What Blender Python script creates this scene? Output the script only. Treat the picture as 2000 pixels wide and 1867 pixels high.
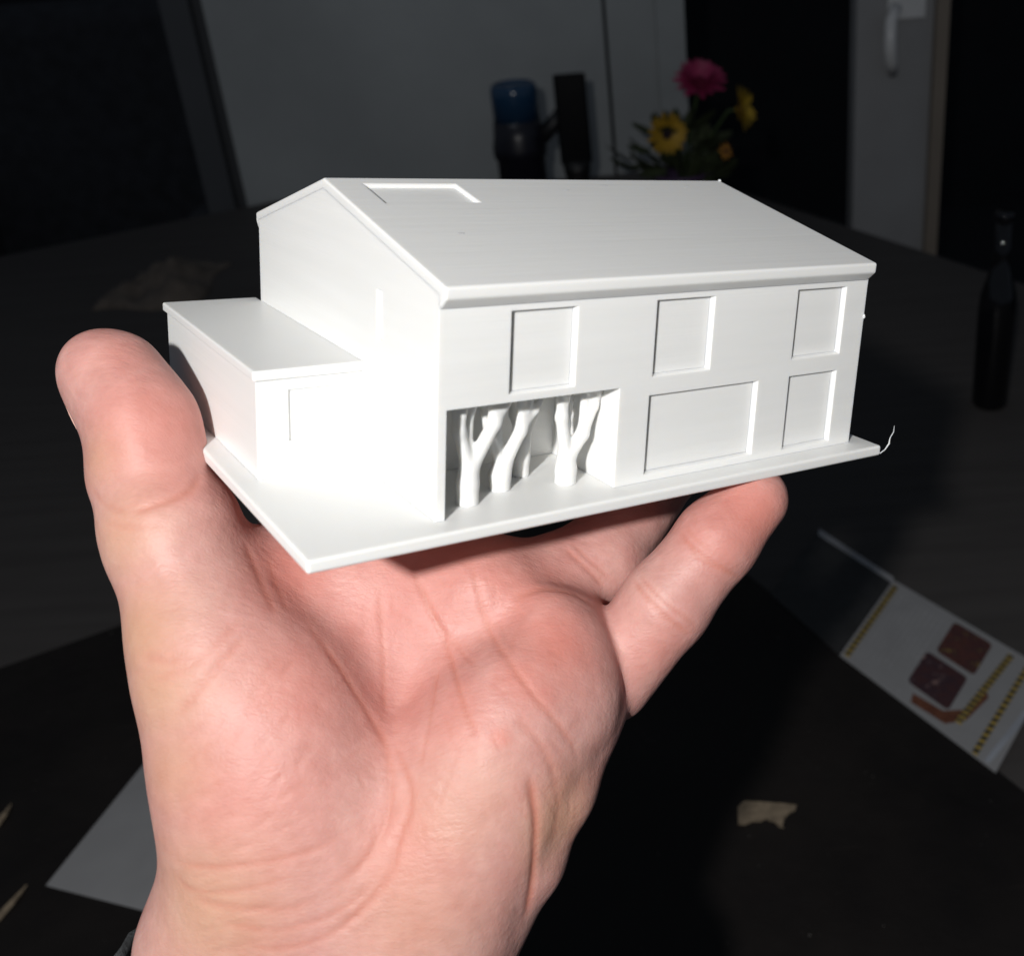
import bpy, bmesh, math, random
import numpy as np
from mathutils import Matrix, Vector
from mathutils.bvhtree import BVHTree

random.seed(4); rng = np.random.default_rng(4)
for o in list(bpy.data.objects): bpy.data.objects.remove(o)
SC = bpy.context.scene
COL = SC.collection

# ------------------------------------------------------------------ camera
# camera axes: x right, y down, z forward.  World axes: X right, Y forward, Z up, camera at the origin.
WA = np.array([[0.997148375, -0.075466002, 0.0],
               [-0.0324046951, -0.428170146, 0.90311697],
               [-0.0681546271, -0.90054162, -0.429394618]])
FPX, CX, CY = 2098.46, 1234.53, 749.91          # focal length and principal point for a 2000 px wide frame
def c2w(p): return np.asarray(p, float) @ WA.T   # camera metres -> world metres
def ray(px, py): return WA @ np.array([(px-CX)/FPX, (py-CY)/FPX, 1.0])
def at(px, py, Y):
    d = ray(px, py); return d*(Y/d[1])
TZ = -0.5                                        # table top height below the camera
def ground(px, py, z=TZ):
    d = ray(px, py); return d*(z/d[2])

cd = bpy.data.cameras.new('camera'); cam = bpy.data.objects.new('camera', cd); COL.objects.link(cam)
cam.matrix_world = Matrix([[*(WA[i]*np.array([1, -1, -1])), 0] for i in range(3)] + [[0, 0, 0, 1]])
cd.sensor_width = 36; cd.lens = FPX/2000*36
cd.shift_x = -(CX-1000)/2000; cd.shift_y = -(933.5-CY)/2000
cd.clip_start = 0.01; cd.clip_end = 60
cd.dof.use_dof = True; cd.dof.focus_distance = 0.225; cd.dof.aperture_fstop = 23
SC.camera = cam

# ------------------------------------------------------------------ world and light
w = bpy.data.worlds.new('World'); SC.world = w; w.use_nodes = True
w.node_tree.nodes['Background'].inputs[0].default_value = (0.55, 0.65, 0.8, 1)
w.node_tree.nodes['Background'].inputs[1].default_value = 0.095

FLASH = c2w([-0.108, -0.048, -0.25])
ld = bpy.data.lights.new('flash', 'POINT'); lo = bpy.data.objects.new('flash', ld); COL.objects.link(lo)
lo.location = FLASH; ld.energy = 13.0; ld.shadow_soft_size = 0.0105; ld.color = (1.0, 0.985, 0.965)
# dim fill light added out of view to brighten the pale wall from above
rd = bpy.data.lights.new('wall_fill', 'AREA'); ro = bpy.data.objects.new('wall_fill', rd); COL.objects.link(ro)
ro.location = (-0.35, 1.5, 0.75); rd.shape = 'DISK'; rd.size = 0.3; rd.energy = 0.16; rd.color = (0.86, 0.93, 1.0)
rd.spread = math.radians(80)
ro.rotation_euler = Vector((0.15, 0.62, -0.9)).to_track_quat('-Z', 'Y').to_euler()

vs = SC.view_settings
vs.view_transform = 'Standard'; vs.look = 'None'; vs.exposure = 0; vs.gamma = 1; vs.use_curve_mapping = False
SC.render.engine = 'CYCLES'; SC.cycles.max_bounces = 7; SC.cycles.diffuse_bounces = 5; SC.cycles.glossy_bounces = 2; SC.cycles.transmission_bounces = 2; SC.cycles.use_denoising = True

# ------------------------------------------------------------------ helpers
def link(name, me, mat=None, parent=None):
    o = bpy.data.objects.new(name, me); COL.objects.link(o)
    if mat is not None and me is not None and not me.materials: me.materials.append(mat)
    if parent is not None: o.parent = parent
    return o
def mesh(name, vs_, fs, smooth=False):
    me = bpy.data.meshes.new(name); me.from_pydata([tuple(map(float, v)) for v in vs_], [], fs); me.validate(); me.update()
    bm = bmesh.new(); bm.from_mesh(me); bmesh.ops.recalc_face_normals(bm, faces=bm.faces); bm.to_mesh(me); bm.free()
    if smooth: me.polygons.foreach_set('use_smooth', [True]*len(me.polygons))
    return me
def obj(name, vs_, fs, mat, parent=None, smooth=False): return link(name, mesh(name, vs_, fs, smooth), mat, parent)
def empty(name, loc=(0, 0, 0)):
    o = bpy.data.objects.new(name, None); COL.objects.link(o); o.location = loc; o.empty_display_size = 0.02; return o
def tag(o, label, cat=None, group=None, kind=None):
    if label: o['label'] = label
    if cat: o['category'] = cat
    if group: o['group'] = group
    if kind: o['kind'] = kind
    return o
def box_data(x0, x1, y0, y1, z0, z1):
    v = [(x, y, z) for x in (x0, x1) for y in (y0, y1) for z in (z0, z1)]
    return v, [(0, 1, 3, 2), (4, 6, 7, 5), (0, 4, 5, 1), (2, 3, 7, 6), (0, 2, 6, 4), (1, 5, 7, 3)]
def prism_data(poly, z0, z1):
    n = len(poly); v = [(p[0], p[1], z0) for p in poly]+[(p[0], p[1], z1) for p in poly]
    return v, [tuple(range(n))[::-1], tuple(range(n, 2*n))]+[(i, (i+1) % n, n+(i+1) % n, n+i) for i in range(n)]
def tube_data(pts, rad, seg=10, cap=True):
    pts = [np.array(p, float) for p in pts]; V = []; F = []; n = len(pts)
    up = np.array([0.13, 0.21, 1.0])
    for i, p in enumerate(pts):
        d = pts[min(i+1, n-1)]-pts[max(i-1, 0)]; d /= np.linalg.norm(d)+1e-12
        a = np.cross(d, up); 
        if np.linalg.norm(a) < 1e-3: a = np.cross(d, [1, 0, 0])
        a /= np.linalg.norm(a); b = np.cross(d, a); up = np.cross(a, d)
        r = rad[i] if hasattr(rad, '__len__') else rad
        for k in range(seg):
            t = 2*math.pi*k/seg; V.append(p+r*(math.cos(t)*a+math.sin(t)*b))
    for i in range(n-1):
        for k in range(seg):
            F.append((i*seg+k, i*seg+(k+1) % seg, (i+1)*seg+(k+1) % seg, (i+1)*seg+k))
    if cap: F += [tuple(range(seg))[::-1], tuple(range((n-1)*seg, n*seg))]
    return V, F
def lathe_data(prof, seg=40):
    V = []; F = []
    for r, z in prof:
        for k in range(seg):
            t = 2*math.pi*k/seg; V.append((r*math.cos(t), r*math.sin(t), z))
    n = len(prof)
    for i in range(n-1):
        for k in range(seg): F.append((i*seg+k, i*seg+(k+1) % seg, (i+1)*seg+(k+1) % seg, (i+1)*seg+k))
    F += [tuple(range(seg))[::-1], tuple(range((n-1)*seg, n*seg))]
    return V, F
def join(*ds):
    V = []; F = []
    for v, f in ds:
        n = len(V); V += list(v); F += [tuple(i+n for i in q) for q in f]
    return V, F

# ------------------------------------------------------------------ materials
class NT:
    def __init__(s, name):
        s.m = bpy.data.materials.new(name); s.m.use_nodes = True; s.t = s.m.node_tree
        s.b = s.t.nodes['Principled BSDF']
    def n(s, typ, **kw):
        x = s.t.nodes.new(typ)
        for k, v in kw.items():
            if k.startswith('i_'): x.inputs[k[2:].replace('_', ' ')].default_value = v
            else: setattr(x, k, v)
        return x
    def l(s, a, b): s.t.links.new(a, b)
    def coord(s, scale=(1, 1, 1), rot=(0, 0, 0)):
        tc = s.n('ShaderNodeTexCoord'); mp = s.n('ShaderNodeMapping')
        mp.inputs['Scale'].default_value = scale; mp.inputs['Rotation'].default_value = rot
        s.l(tc.outputs['Object'], mp.inputs['Vector']); return mp.outputs['Vector']
    def noise(s, vec, scale, detail=3, rough=0.5):
        x = s.n('ShaderNodeTexNoise', i_Scale=scale, i_Detail=detail, i_Roughness=rough); s.l(vec, x.inputs['Vector']); return x.outputs['Fac']
    def ramp(s, fac, stops):
        x = s.n('ShaderNodeValToRGB'); e = x.color_ramp.elements
        while len(e) < len(stops): e.new(0.5)
        for k, (p, c) in zip(e, stops): k.position = p; k.color = (*c, 1) if len(c) == 3 else c
        s.l(fac, x.inputs['Fac']); return x.outputs['Color']
    def math(s, op, a, b=None):
        x = s.n('ShaderNodeMath', operation=op)
        for i, q in enumerate((a, b)):
            if q is None: continue
            if isinstance(q, (int, float)): x.inputs[i].default_value = q
            else: s.l(q, x.inputs[i])
        return x.outputs[0]
    def mix(s, fac, a, b, mode='MIX'):
        x = s.n('ShaderNodeMix', data_type='RGBA', blend_type=mode)
        for sock, q in ((x.inputs[0], fac), (x.inputs[6], a), (x.inputs[7], b)):
            if isinstance(q, (int, float)): sock.default_value = q
            elif isinstance(q, tuple): sock.default_value = (*q, 1)
            else: s.l(q, sock)
        return x.outputs[2]
    def bump(s, h, dist, strength=1.0, normal=None):
        x = s.n('ShaderNodeBump', i_Strength=strength, i_Distance=dist); s.l(h, x.inputs['Height'])
        if normal is not None: s.l(normal, x.inputs['Normal'])
        return x.outputs['Normal']
    def set(s, **kw):
        for k, v in kw.items():
            sock = s.b.inputs[k.replace('_', ' ')]
            if hasattr(v, 'is_output'): s.l(v, sock)
            elif isinstance(v, tuple): sock.default_value = (*v, 1) if sock.type == 'RGBA' else v
            else: sock.default_value = v
        return s.m

def simple(name, col, rough=0.6, var=0.15, scale=60, bump=0.0, spec=0.5):
    t = NT(name); v = t.coord(); f = t.noise(v, scale, 4)
    c = t.ramp(f, [(0.3, tuple(x*(1-var) for x in col)), (0.7, tuple(min(1, x*(1+var)) for x in col))])
    kw = dict(Base_Color=c, Roughness=rough, Specular_IOR_Level=spec)
    if bump: kw['Normal'] = t.bump(t.noise(v, scale*4, 3), bump)
    return t.set(**kw)

def mat_plastic():
    t = NT('white_printed_plastic')
    v = t.coord()
    lay = t.noise(t.coord((30, 30, 2600)), 1.0, 2)              # print layers stacked along the height
    drift = t.noise(t.coord((18, 18, 300)), 1.0, 3)
    c = t.ramp(drift, [(0.3, (0.79, 0.79, 0.775)), (0.7, (0.82, 0.82, 0.805))])
    n = t.bump(lay, 0.00012, 0.26)
    n = t.bump(t.noise(v, 700, 2), 0.00012, 0.16, n)
    return t.set(Base_Color=c, Roughness=0.42, Specular_IOR_Level=0.45, Normal=n, Subsurface_Weight=0.7, Subsurface_Radius=(1.0, 0.92, 0.8), Subsurface_Scale=0.0009)
def mat_roof():
    t = NT('white_printed_roof_plastic')
    v = t.coord()
    lay = t.noise(t.coord((22, 900, 900)), 1.0, 3, 0.6)
    scr = t.noise(t.coord((160, 700, 700)), 1.0, 3, 0.6)
    h = t.math('ADD', lay, t.math('MULTIPLY', scr, 0.5))
    c = t.ramp(lay, [(0.3, (0.79, 0.79, 0.775)), (0.7, (0.82, 0.82, 0.805))])
    return t.set(Base_Color=c, Roughness=0.5, Specular_IOR_Level=0.4, Normal=t.bump(h, 0.00020, 0.27), Subsurface_Weight=0.7, Subsurface_Radius=(1.0, 0.92, 0.8), Subsurface_Scale=0.0009)
def mat_skin():
    t = NT('skin')
    v = t.coord()
    red = t.n('ShaderNodeAttribute', attribute_name='flush').outputs['Fac']
    yel = t.n('ShaderNodeAttribute', attribute_name='sallow').outputs['Fac']
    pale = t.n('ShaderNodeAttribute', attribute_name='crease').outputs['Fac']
    base = t.ramp(t.noise(v, 55, 5, 0.62), [(0.28, (0.53, 0.255, 0.225)), (0.5, (0.565, 0.308, 0.277)), (0.72, (0.595, 0.36, 0.323))])
    mott = t.ramp(t.noise(v, 260, 4, 0.6), [(0.35, (0.93, 0.88, 0.86)), (0.68, (1.04, 1.03, 1.02))])
    c = t.mix(1.0, base, mott, 'MULTIPLY')
    c = t.mix(red, c, (0.585, 0.195, 0.15))
    c = t.mix(yel, c, (0.535, 0.315, 0.19))
    c = t.mix(pale, c, (0.50, 0.18, 0.125))  # crease mask: mixes a darker, redder tone along the skin lines
    # fine ridges and the diamond net of skin lines
    vo = t.n('ShaderNodeTexVoronoi', feature='DISTANCE_TO_EDGE', i_Scale=1.0)
    t.l(t.coord((900, 1300, 1100), (0.3, 0.5, 0.6)), vo.inputs['Vector'])
    net = t.math('MINIMUM', vo.outputs['Distance'], 0.25)
    st = t.noise(t.coord((260, 900, 600), (0.2, 0.4, 0.55)), 1.0, 4, 0.6)
    n = t.bump(net, 0.00022, 0.30)
    n = t.bump(st, 0.00042, 0.34, n)
    n = t.bump(t.noise(v, 190, 3), 0.0011, 0.22, n)
    ro_ = t.ramp(t.noise(v, 130, 3), [(0.3, (0.46,)*3), (0.7, (0.60,)*3)])
    return t.set(Base_Color=c, Roughness=ro_, Specular_IOR_Level=0.44, Normal=n,
                 Subsurface_Weight=0.35, Subsurface_Radius=(1.0, 0.36, 0.2), Subsurface_Scale=0.0026)
M = dict(plastic=mat_plastic(), roof=mat_roof(), skin=mat_skin())
M['nail'] = simple('thumb_nail', (0.72, 0.45, 0.37), 0.3, 0.06, 300)
M['wallpaint'] = simple('pale_wall_paint', (0.305, 0.32, 0.325), 0.85, 0.10, 4, 0.002)
M['wallpaint2'] = simple('dull_frame_paint', (0.06, 0.064, 0.072), 0.8, 0.06, 9)
M['door'] = simple('white_door_paint', (0.275, 0.275, 0.28), 0.55, 0.05, 12)
M['jamb'] = simple('cream_edge_paint', (0.22, 0.185, 0.15), 0.6, 0.06, 14)
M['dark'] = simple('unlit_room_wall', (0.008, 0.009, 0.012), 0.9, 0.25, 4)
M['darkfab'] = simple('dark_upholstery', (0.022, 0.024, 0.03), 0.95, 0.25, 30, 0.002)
M['metal'] = simple('satin_handle', (0.62, 0.62, 0.62), 0.3, 0.05, 40)
M['paper'] = simple('white_paper', (0.255, 0.255, 0.26), 0.7, 0.05, 40)
def mat_black():
    t = NT('black_mat'); v = t.coord()
    big = t.ramp(t.noise(v, 7, 4, 0.6), [(0.3, (0.006, 0.005, 0.0048)), (0.7, (0.016, 0.013, 0.0115))])
    vo = t.n('ShaderNodeTexVoronoi', i_Scale=240.0); t.l(v, vo.inputs['Vector'])
    dust = t.math('LESS_THAN', vo.outputs['Distance'], t.math('MULTIPLY', t.math('SUBTRACT', t.noise(v, 60, 2), 0.56), 0.9))
    scr = t.math('GREATER_THAN', t.noise(t.coord((6, 420, 6), (0, 0, 0.9)), 1.0, 2), 0.735)
    c = t.mix(t.math('MULTIPLY', dust, 0.5), big, (0.16, 0.15, 0.14)); c = t.mix(t.math('MULTIPLY', scr, 0.35), c, (0.06, 0.045, 0.04))
    return t.set(Base_Color=c, Roughness=0.5, Specular_IOR_Level=0.25, Normal=t.bump(t.noise(v, 90, 3), 0.0006))
M['blackmat'] = mat_black()
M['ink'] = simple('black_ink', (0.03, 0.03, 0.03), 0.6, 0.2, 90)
M['yellow'] = simple('yellow_ink', (0.34, 0.24, 0.05), 0.6, 0.2, 120)
M['glass'] = simple('dark_bottle_glass', (0.004, 0.004, 0.005), 0.06, 0.2, 20, 0, 0.6)
M['sleeve'] = simple('grey_wool', (0.075, 0.08, 0.085), 0.95, 0.5, 900, 0.0012)
M['torn'] = simple('torn_cardboard', (0.20, 0.155, 0.105), 0.85, 0.3, 200, 0.0004)

def mat_table():
    t = NT('grey_wood_table')
    g = t.noise(t.coord((4, 60, 4), (0, 0, math.radians(60.4))), 1.0, 5, 0.6)
    return t.set(Base_Color=t.ramp(g, [(0.25, (0.050, 0.045, 0.043)), (0.75, (0.072, 0.066, 0.063))]), Roughness=0.6, Specular_IOR_Level=0.3)
M['table'] = mat_table()

# ------------------------------------------------------------------ setting: table, walls, room
AX = np.array([0.494, -0.8695]); BX = np.array([0.8695, 0.494])       # the table's two directions
def tb(a, b): return AX*a+BX*b
def flat(name, poly, z0, z1, mat, parent=None):
    v, f = prism_data([(p[0], p[1]) for p in poly], z0, z1); return obj(name, v, f, mat, parent)
tag(flat('table_top', [tb(-2.0, -1.6), tb(-2.0, 1.055), tb(0.5, 1.055), tb(0.5, -1.6)][::-1], TZ-0.03, TZ, M['table']), 'grey wooden table top under the dark mat', kind='structure')
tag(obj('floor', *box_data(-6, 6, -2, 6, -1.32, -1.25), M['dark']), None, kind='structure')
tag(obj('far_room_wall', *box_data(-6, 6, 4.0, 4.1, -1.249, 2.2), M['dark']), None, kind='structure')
YW = 1.95
tag(obj('room_wall', *box_data(-0.681, -0.003, YW, YW+0.12, -1.249, 1.6), M['wallpaint']), None, kind='structure')
tag(obj('room_wall_panel', *box_data(0.003, 0.088, YW+0.004, YW+0.12, -1.249, 1.6), M['wallpaint']), None, kind='structure')
tag(obj('room_wall_column', *box_data(0.0885, 0.138, YW-0.006, YW+0.12, -1.249, 1.6), M['wallpaint']), None, kind='structure')
tag(obj('door_frame', *join(box_data(-0.765, -0.715, YW+0.03, YW+0.1, -1.249, 1.6), box_data(-0.7145, -0.6815, YW+0.05, YW+0.1, -1.249, 1.6)), M['wallpaint2']),
    'dull grey door frame at the left end of the pale wall', 'door frame')
YD = 1.80
d0, d1 = at(1674, 0, YD)[0], at(1826, 0, YD)[0]
door = empty('door', ((d0+d1)/2, YD, -1.249))
def local(o, v): return [tuple(np.array(p)-np.array(o.location)) for p in v]
v, f = box_data(d0, d1, YD, YD+0.045, -1.249, 1.4); obj('leaf', local(door, v), f, M['door'], door)
v, f = box_data(d1+0.001, d1+0.022, YD-0.012, YD+0.06, -1.249, 1.4); obj('edge_strip', local(door, v), f, M['jamb'], door)
hs = [at(1748, 12, YD), at(1733, 40, YD), at(1729, 80, YD), at(1733, 115, YD), at(1742, 142, YD)]
hp = [np.array([p[0], YD-0.004-0.028*math.sin(math.pi*(i+0.15)/4.3), p[2]]) for i, p in enumerate(hs)]
v, f = tube_data(hp, [0.009, 0.010, 0.010, 0.010, 0.008], 12); obj('handle', local(door, v), f, M['metal'], door, True)
hb = at(1770, -5, YD)
v, f = box_data(hb[0]-0.03, hb[0]+0.03, YD-0.006, YD-0.0005, hb[2]-0.032, hb[2]+0.05); obj('handle_plate', local(door, v), f, M['metal'], door)
tag(door, 'pale door with curved handle at the upper right', 'door')

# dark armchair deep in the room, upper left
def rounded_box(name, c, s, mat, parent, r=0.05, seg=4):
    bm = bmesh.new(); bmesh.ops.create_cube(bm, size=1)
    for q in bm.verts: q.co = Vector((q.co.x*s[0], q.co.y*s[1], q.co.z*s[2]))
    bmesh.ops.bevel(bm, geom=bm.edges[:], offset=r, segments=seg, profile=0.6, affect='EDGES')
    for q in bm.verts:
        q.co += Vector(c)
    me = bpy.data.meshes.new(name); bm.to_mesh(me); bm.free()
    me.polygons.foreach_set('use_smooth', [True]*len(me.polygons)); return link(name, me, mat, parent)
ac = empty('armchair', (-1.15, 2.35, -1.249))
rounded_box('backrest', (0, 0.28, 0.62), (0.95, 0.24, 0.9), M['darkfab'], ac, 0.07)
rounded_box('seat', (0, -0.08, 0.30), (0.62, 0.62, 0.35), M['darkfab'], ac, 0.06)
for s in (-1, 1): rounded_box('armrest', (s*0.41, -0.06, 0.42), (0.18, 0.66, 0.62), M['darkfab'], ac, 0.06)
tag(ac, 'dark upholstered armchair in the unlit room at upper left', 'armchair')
cp = ground(325, 560)
def cloth(name, c, sx, sy, hgt, mat, seed):
    r_ = np.random.default_rng(seed); n = 26; V = []; F = []
    ph = r_.uniform(0, 6, 6)
    for i in range(n):
        for j in range(n):
            u, w_ = i/(n-1)*2-1, j/(n-1)*2-1
            e = 1-max(abs(u), abs(w_))**3
            z = hgt*e*(0.55+0.3*math.sin(4*u+ph[0]+2*w_)+0.2*math.sin(7*w_+ph[1]-3*u)+0.12*math.sin(13*u+ph[2]+5*w_))
            V.append((u*sx*(1+0.12*math.sin(3*w_+ph[3])), w_*sy*(1+0.12*math.sin(3*u+ph[4])), max(z, 0)+0.001))
    for i in range(n-1):
        for j in range(n-1): F.append((i*n+j, (i+1)*n+j, (i+1)*n+j+1, i*n+j+1))
    o = obj(name, V, F, mat, None, True); o.location = c
    o.modifiers.new('thick', 'SOLIDIFY').thickness = 0.002
    return o
tag(cloth('cloth', cp, 0.07, 0.09, 0.035, simple('brown_cloth', (0.10, 0.082, 0.068), 0.95, 0.2, 60, 0.001), 3), 'crumpled brownish cloth on the far left of the table', 'cloth')

# black mat, papers, torn scrap
ZM = TZ+0.003
tag(flat('black_mat', [tb(-0.795, -0.95), tb(-0.795, 0.407), tb(0.42, 0.407), tb(0.42, -0.95)][::-1], TZ+0.0003, ZM, M['blackmat']), 'large black mat lying on the table below the hand', 'mat')
def gpoly(pts, z): return [ground(x, y, z)[:2] for x, y in pts]
tag(flat('paper_sheet', gpoly([(90, 1730), (300, 1470), (560, 1560), (420, 1815)], ZM)[::-1], ZM+0.0003, ZM+0.0007, M['paper']), 'plain white sheet of paper partly hidden behind the wrist', 'paper')
rag = [(1441, 1580), (1452, 1566), (1490, 1568), (1530, 1571), (1556, 1574), (1553, 1584), (1543, 1588), (1533, 1598), (1529, 1611), (1530, 1619), (1520, 1614), (1513, 1606), (1502, 1604), (1497, 1600), (1484, 1606), (1470, 1605), (1455, 1612), (1442, 1611)]
tag(flat('cardboard_scrap', gpoly(rag, ZM)[::-1], ZM+0.0003, ZM+0.0012, M['torn']), 'torn scrap of tan cardboard on the black mat at lower right', 'scrap')
for (p, q, lab) in (((-8, 1612), (22, 1570), 'thin brown splinter at the left edge, the upper of two'), ((-6, 1795), (52, 1728), 'longer brown splinter at the left edge below the other')):
    a, b = ground(*p, ZM+0.001), ground(*q, ZM+0.001)
    tag(obj('splinter', *tube_data([a, (a*0.55+b*0.45)+np.array([0.001, 0, 0.0008]), b], [0.0022, 0.0018, 0.0005], 7), M['torn']), lab, 'splinter')

# open booklet: a black page and a printed page
bk = empty('booklet', tuple(ground(1745, 1200)))
ZB = TZ+0.004
PG = [ground(*p, ZB) for p in ((1745, 1132), (1640, 1279), (1945, 1508), (2052, 1312))]   # top left, bottom left, bottom right, top right
def pg(u, v_, dz=0.0):
    p = (1-u)*(1-v_)*PG[0]+(1-u)*v_*PG[1]+u*v_*PG[2]+u*(1-v_)*PG[3]; return np.array([p[0], p[1], ZB+dz])
def sheet(name, uv, dz, th, mat):
    P_ = [pg(u, q) for u, q in uv]; v, f = prism_data([(p[0], p[1]) for p in P_], ZB+dz, ZB+dz+th); return obj(name, local(bk, v), f, mat, bk)
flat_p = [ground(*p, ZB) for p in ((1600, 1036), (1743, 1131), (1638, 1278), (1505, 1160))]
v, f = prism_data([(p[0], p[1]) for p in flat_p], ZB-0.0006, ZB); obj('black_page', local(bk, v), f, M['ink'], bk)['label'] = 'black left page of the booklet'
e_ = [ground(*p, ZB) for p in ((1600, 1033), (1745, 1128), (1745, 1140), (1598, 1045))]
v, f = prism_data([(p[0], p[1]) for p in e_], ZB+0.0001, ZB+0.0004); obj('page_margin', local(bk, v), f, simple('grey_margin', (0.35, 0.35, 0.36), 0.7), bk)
sheet('printed_page', [(0, 0), (0, 1), (1, 1), (1, 0)], -0.0006, 0.0006, M['paper'])
def photo_mat(name, cols):
    t = NT(name); g = t.noise(t.coord(), 130, 5, 0.65)
    return t.set(Base_Color=t.ramp(g, [(0.28+0.14*i, c) for i, c in enumerate(cols)]), Roughness=0.35)
def rr(u0, u1, v0, v1, r=0.03, n=5):
    out = []
    for cu, cv, a0 in ((u1-r, v1-r, 0), (u0+r, v1-r, 90), (u0+r, v0+r, 180), (u1-r, v0+r, 270)):
        for i in range(n):
            a = math.radians(a0+90*i/(n-1)); out.append((cu+r*math.cos(a), cv+r*math.sin(a)))
    return out
sheet('photo', rr(0.44, 0.68, 0.06, 0.42), 0.0001, 0.0003, photo_mat('printed_photo_red', [(0.03, 0.014, 0.014), (0.10, 0.036, 0.026), (0.05, 0.02, 0.024), (0.26, 0.18, 0.05)]))
sheet('photo', rr(0.40, 0.66, 0.47, 0.82), 0.0001, 0.0003, photo_mat('printed_photo_violet', [(0.03, 0.015, 0.018), (0.065, 0.026, 0.026), (0.035, 0.02, 0.028), (0.28, 0.17, 0.15)]))
rb = photo_mat('printed_ribbon', [(0.08, 0.028, 0.015), (0.15, 0.055, 0.03), (0.10, 0.035, 0.02), (0.22, 0.10, 0.05)])
sheet('ribbon_print', [(0.46, 0.88), (0.475, 0.955), (0.68, 0.93), (0.76, 0.80), (0.80, 0.52), (0.775, 0.48), (0.72, 0.74), (0.64, 0.85)], 0.0001, 0.0003, rb)
def hazard(u0, v0, u1, v1, wd, n):
    A = np.array([u0, v0]); B = np.array([u1, v1]); D = (B-A); D = D/np.linalg.norm(D); N = np.array([-D[1], D[0]])*wd
    sheet('stripe_band', [tuple(A), tuple(B), tuple(B+N), tuple(A+N)], 0.0005, 0.0002, M['yellow'])
    ds = []
    for i in range(n):
        s0, s1 = A+(B-A)*(i+0.1)/n, A+(B-A)*(i+0.6)/n; sk = D*wd*0.6
        P_ = [pg(*p) for p in (s0, s1, s1+N+sk, s0+N+sk)]
        ds.append(prism_data([(p[0], p[1]) for p in P_], ZB+0.0008, ZB+0.0010))
    v, f = join(*ds); obj('stripe_marks', local(bk, v), f, M['ink'], bk)['kind'] = 'stuff'
hazard(0.02, 0.97, 0.02, 0.06, 0.035, 15)
hazard(0.715, 0.86, 0.775, 0.06, 0.035, 15)
hazard(0.86, 0.99, 0.88, 0.02, 0.03, 16)
ds = []; r2 = random.Random(8)
for i in range(9):
    u = 0.10+0.034*i; q = 0.10
    end = 0.78 if i < 6 else 0.6
    while q < end:
        ln = r2.uniform(0.03, 0.10)
        P_ = [pg(*p) for p in ((u, q), (u+0.010, q), (u+0.010, q+ln), (u, q+ln))]
        ds.append(prism_data([(p[0], p[1]) for p in P_], ZB+0.0001, ZB+0.0003)); q += ln+0.02
P_ = [pg(*p) for p in ((0.385, 0.92), (0.395, 0.92), (0.395, 0.965), (0.385, 0.965))]
ds.append(prism_data([(p[0], p[1]) for p in P_], ZB+0.0001, ZB+0.0003))
v, f = join(*ds); obj('text_lines', local(bk, v), f, simple('grey_ink', (0.28, 0.28, 0.29), 0.7), bk)['kind'] = 'stuff'
sheet('grey_print', [(0.93, 0.98), (0.955, 0.98), (1.0, 0.55), (1.0, 0.40), (0.975, 0.45)], 0.0001, 0.0003, simple('grey_print', (0.30, 0.32, 0.36), 0.7))
tag(bk, 'open booklet with striped borders and two photos beside the black mat', 'booklet')

# thermos, upright phone, bottle
p0 = ground(1031, 425)
wpx = 0.5*92*p0[1]/FPX
th = empty('tumbler', tuple(p0))
tm = NT('blue_translucent_plastic'); tm.set(Base_Color=(0.012, 0.045, 0.10), Roughness=0.18, Specular_IOR_Level=0.6); M['blue'] = tm.m
hz = at(1031, 160, p0[1])[2]-p0[2]; hmid = at(1031, 232, p0[1])[2]-p0[2]; hl = at(1031, 300, p0[1])[2]-p0[2]
obj('cup', *lathe_data([(wpx*0.95, 0), (wpx*1.0, 0.004), (wpx*1.02, hl-0.006), (wpx*1.12, hl-0.003), (wpx*1.16, hl+0.012), (wpx*1.06, hl+0.03), (wpx*1.0, hmid)]), simple('dark_cup', (0.008, 0.008, 0.014), 0.35), th, True)
obj('blue_lid', *lathe_data([(wpx*0.97, hmid+0.0005), (wpx*0.98, hz-0.012), (wpx*0.93, hz-0.003), (wpx*0.80, hz), (wpx*0.78, hz-0.004), (0.002, hz-0.004)]), M['blue'], th, True)
obj('grip', *tube_data([(wpx*0.8, 0, hmid-0.035), (wpx*1.5, 0, hmid-0.012), (wpx*1.9, 0, hmid+0.006)], [0.014, 0.013, 0.011], 12), simple('dark_grip', (0.008, 0.008, 0.010), 0.5), th, True)
tag(th, 'dark tumbler with translucent blue top behind the roof', 'tumbler')
Yp = p0[1]-0.01
a, b = at(1087, 146, Yp), at(1150, 318, Yp)
a[0], b[0] = at(1087, 232, Yp)[0], at(1150, 232, Yp)[0]
ph = empty('phone', ((a[0]+b[0])/2, Yp, ground(1110, 425)[2]))
me_c = ((0, 0, (a[2]+b[2])/2-ph.location[2]))
rounded_box('body', me_c, (b[0]-a[0], 0.011, a[2]-b[2]), simple('black_phone', (0.004, 0.004, 0.005), 0.55, 0.2, 60, 0, 0.12), ph, 0.0045, 3)
v, f = lathe_data([(0.026, 0), (0.026, 0.004), (0.012, 0.010), (0.012, 0.03), (0.021, b[2]-ph.location[2]-0.012), (0.023, b[2]-ph.location[2]+0.004)], 24); obj('stand', v, f, simple('black_stand', (0.006, 0.006, 0.006), 0.5), ph, True)
tag(ph, 'black upright phone on a stand beside the blue topped tumbler', 'phone')
g0 = ground(1932, 790)
bo = empty('bottle', tuple(g0)); k = g0[1]/FPX*1.06
hb = at(1932, 420, g0[1])[2]-g0[2]
obj('body', *lathe_data([(30*k, 0), (36*k, 0.004), (37*k, hb*0.5), (34*k, hb*0.6), (20*k, hb*0.72), (15*k, hb*0.8), (14.5*k, hb*0.97)]), M['glass'], bo, True)
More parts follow.
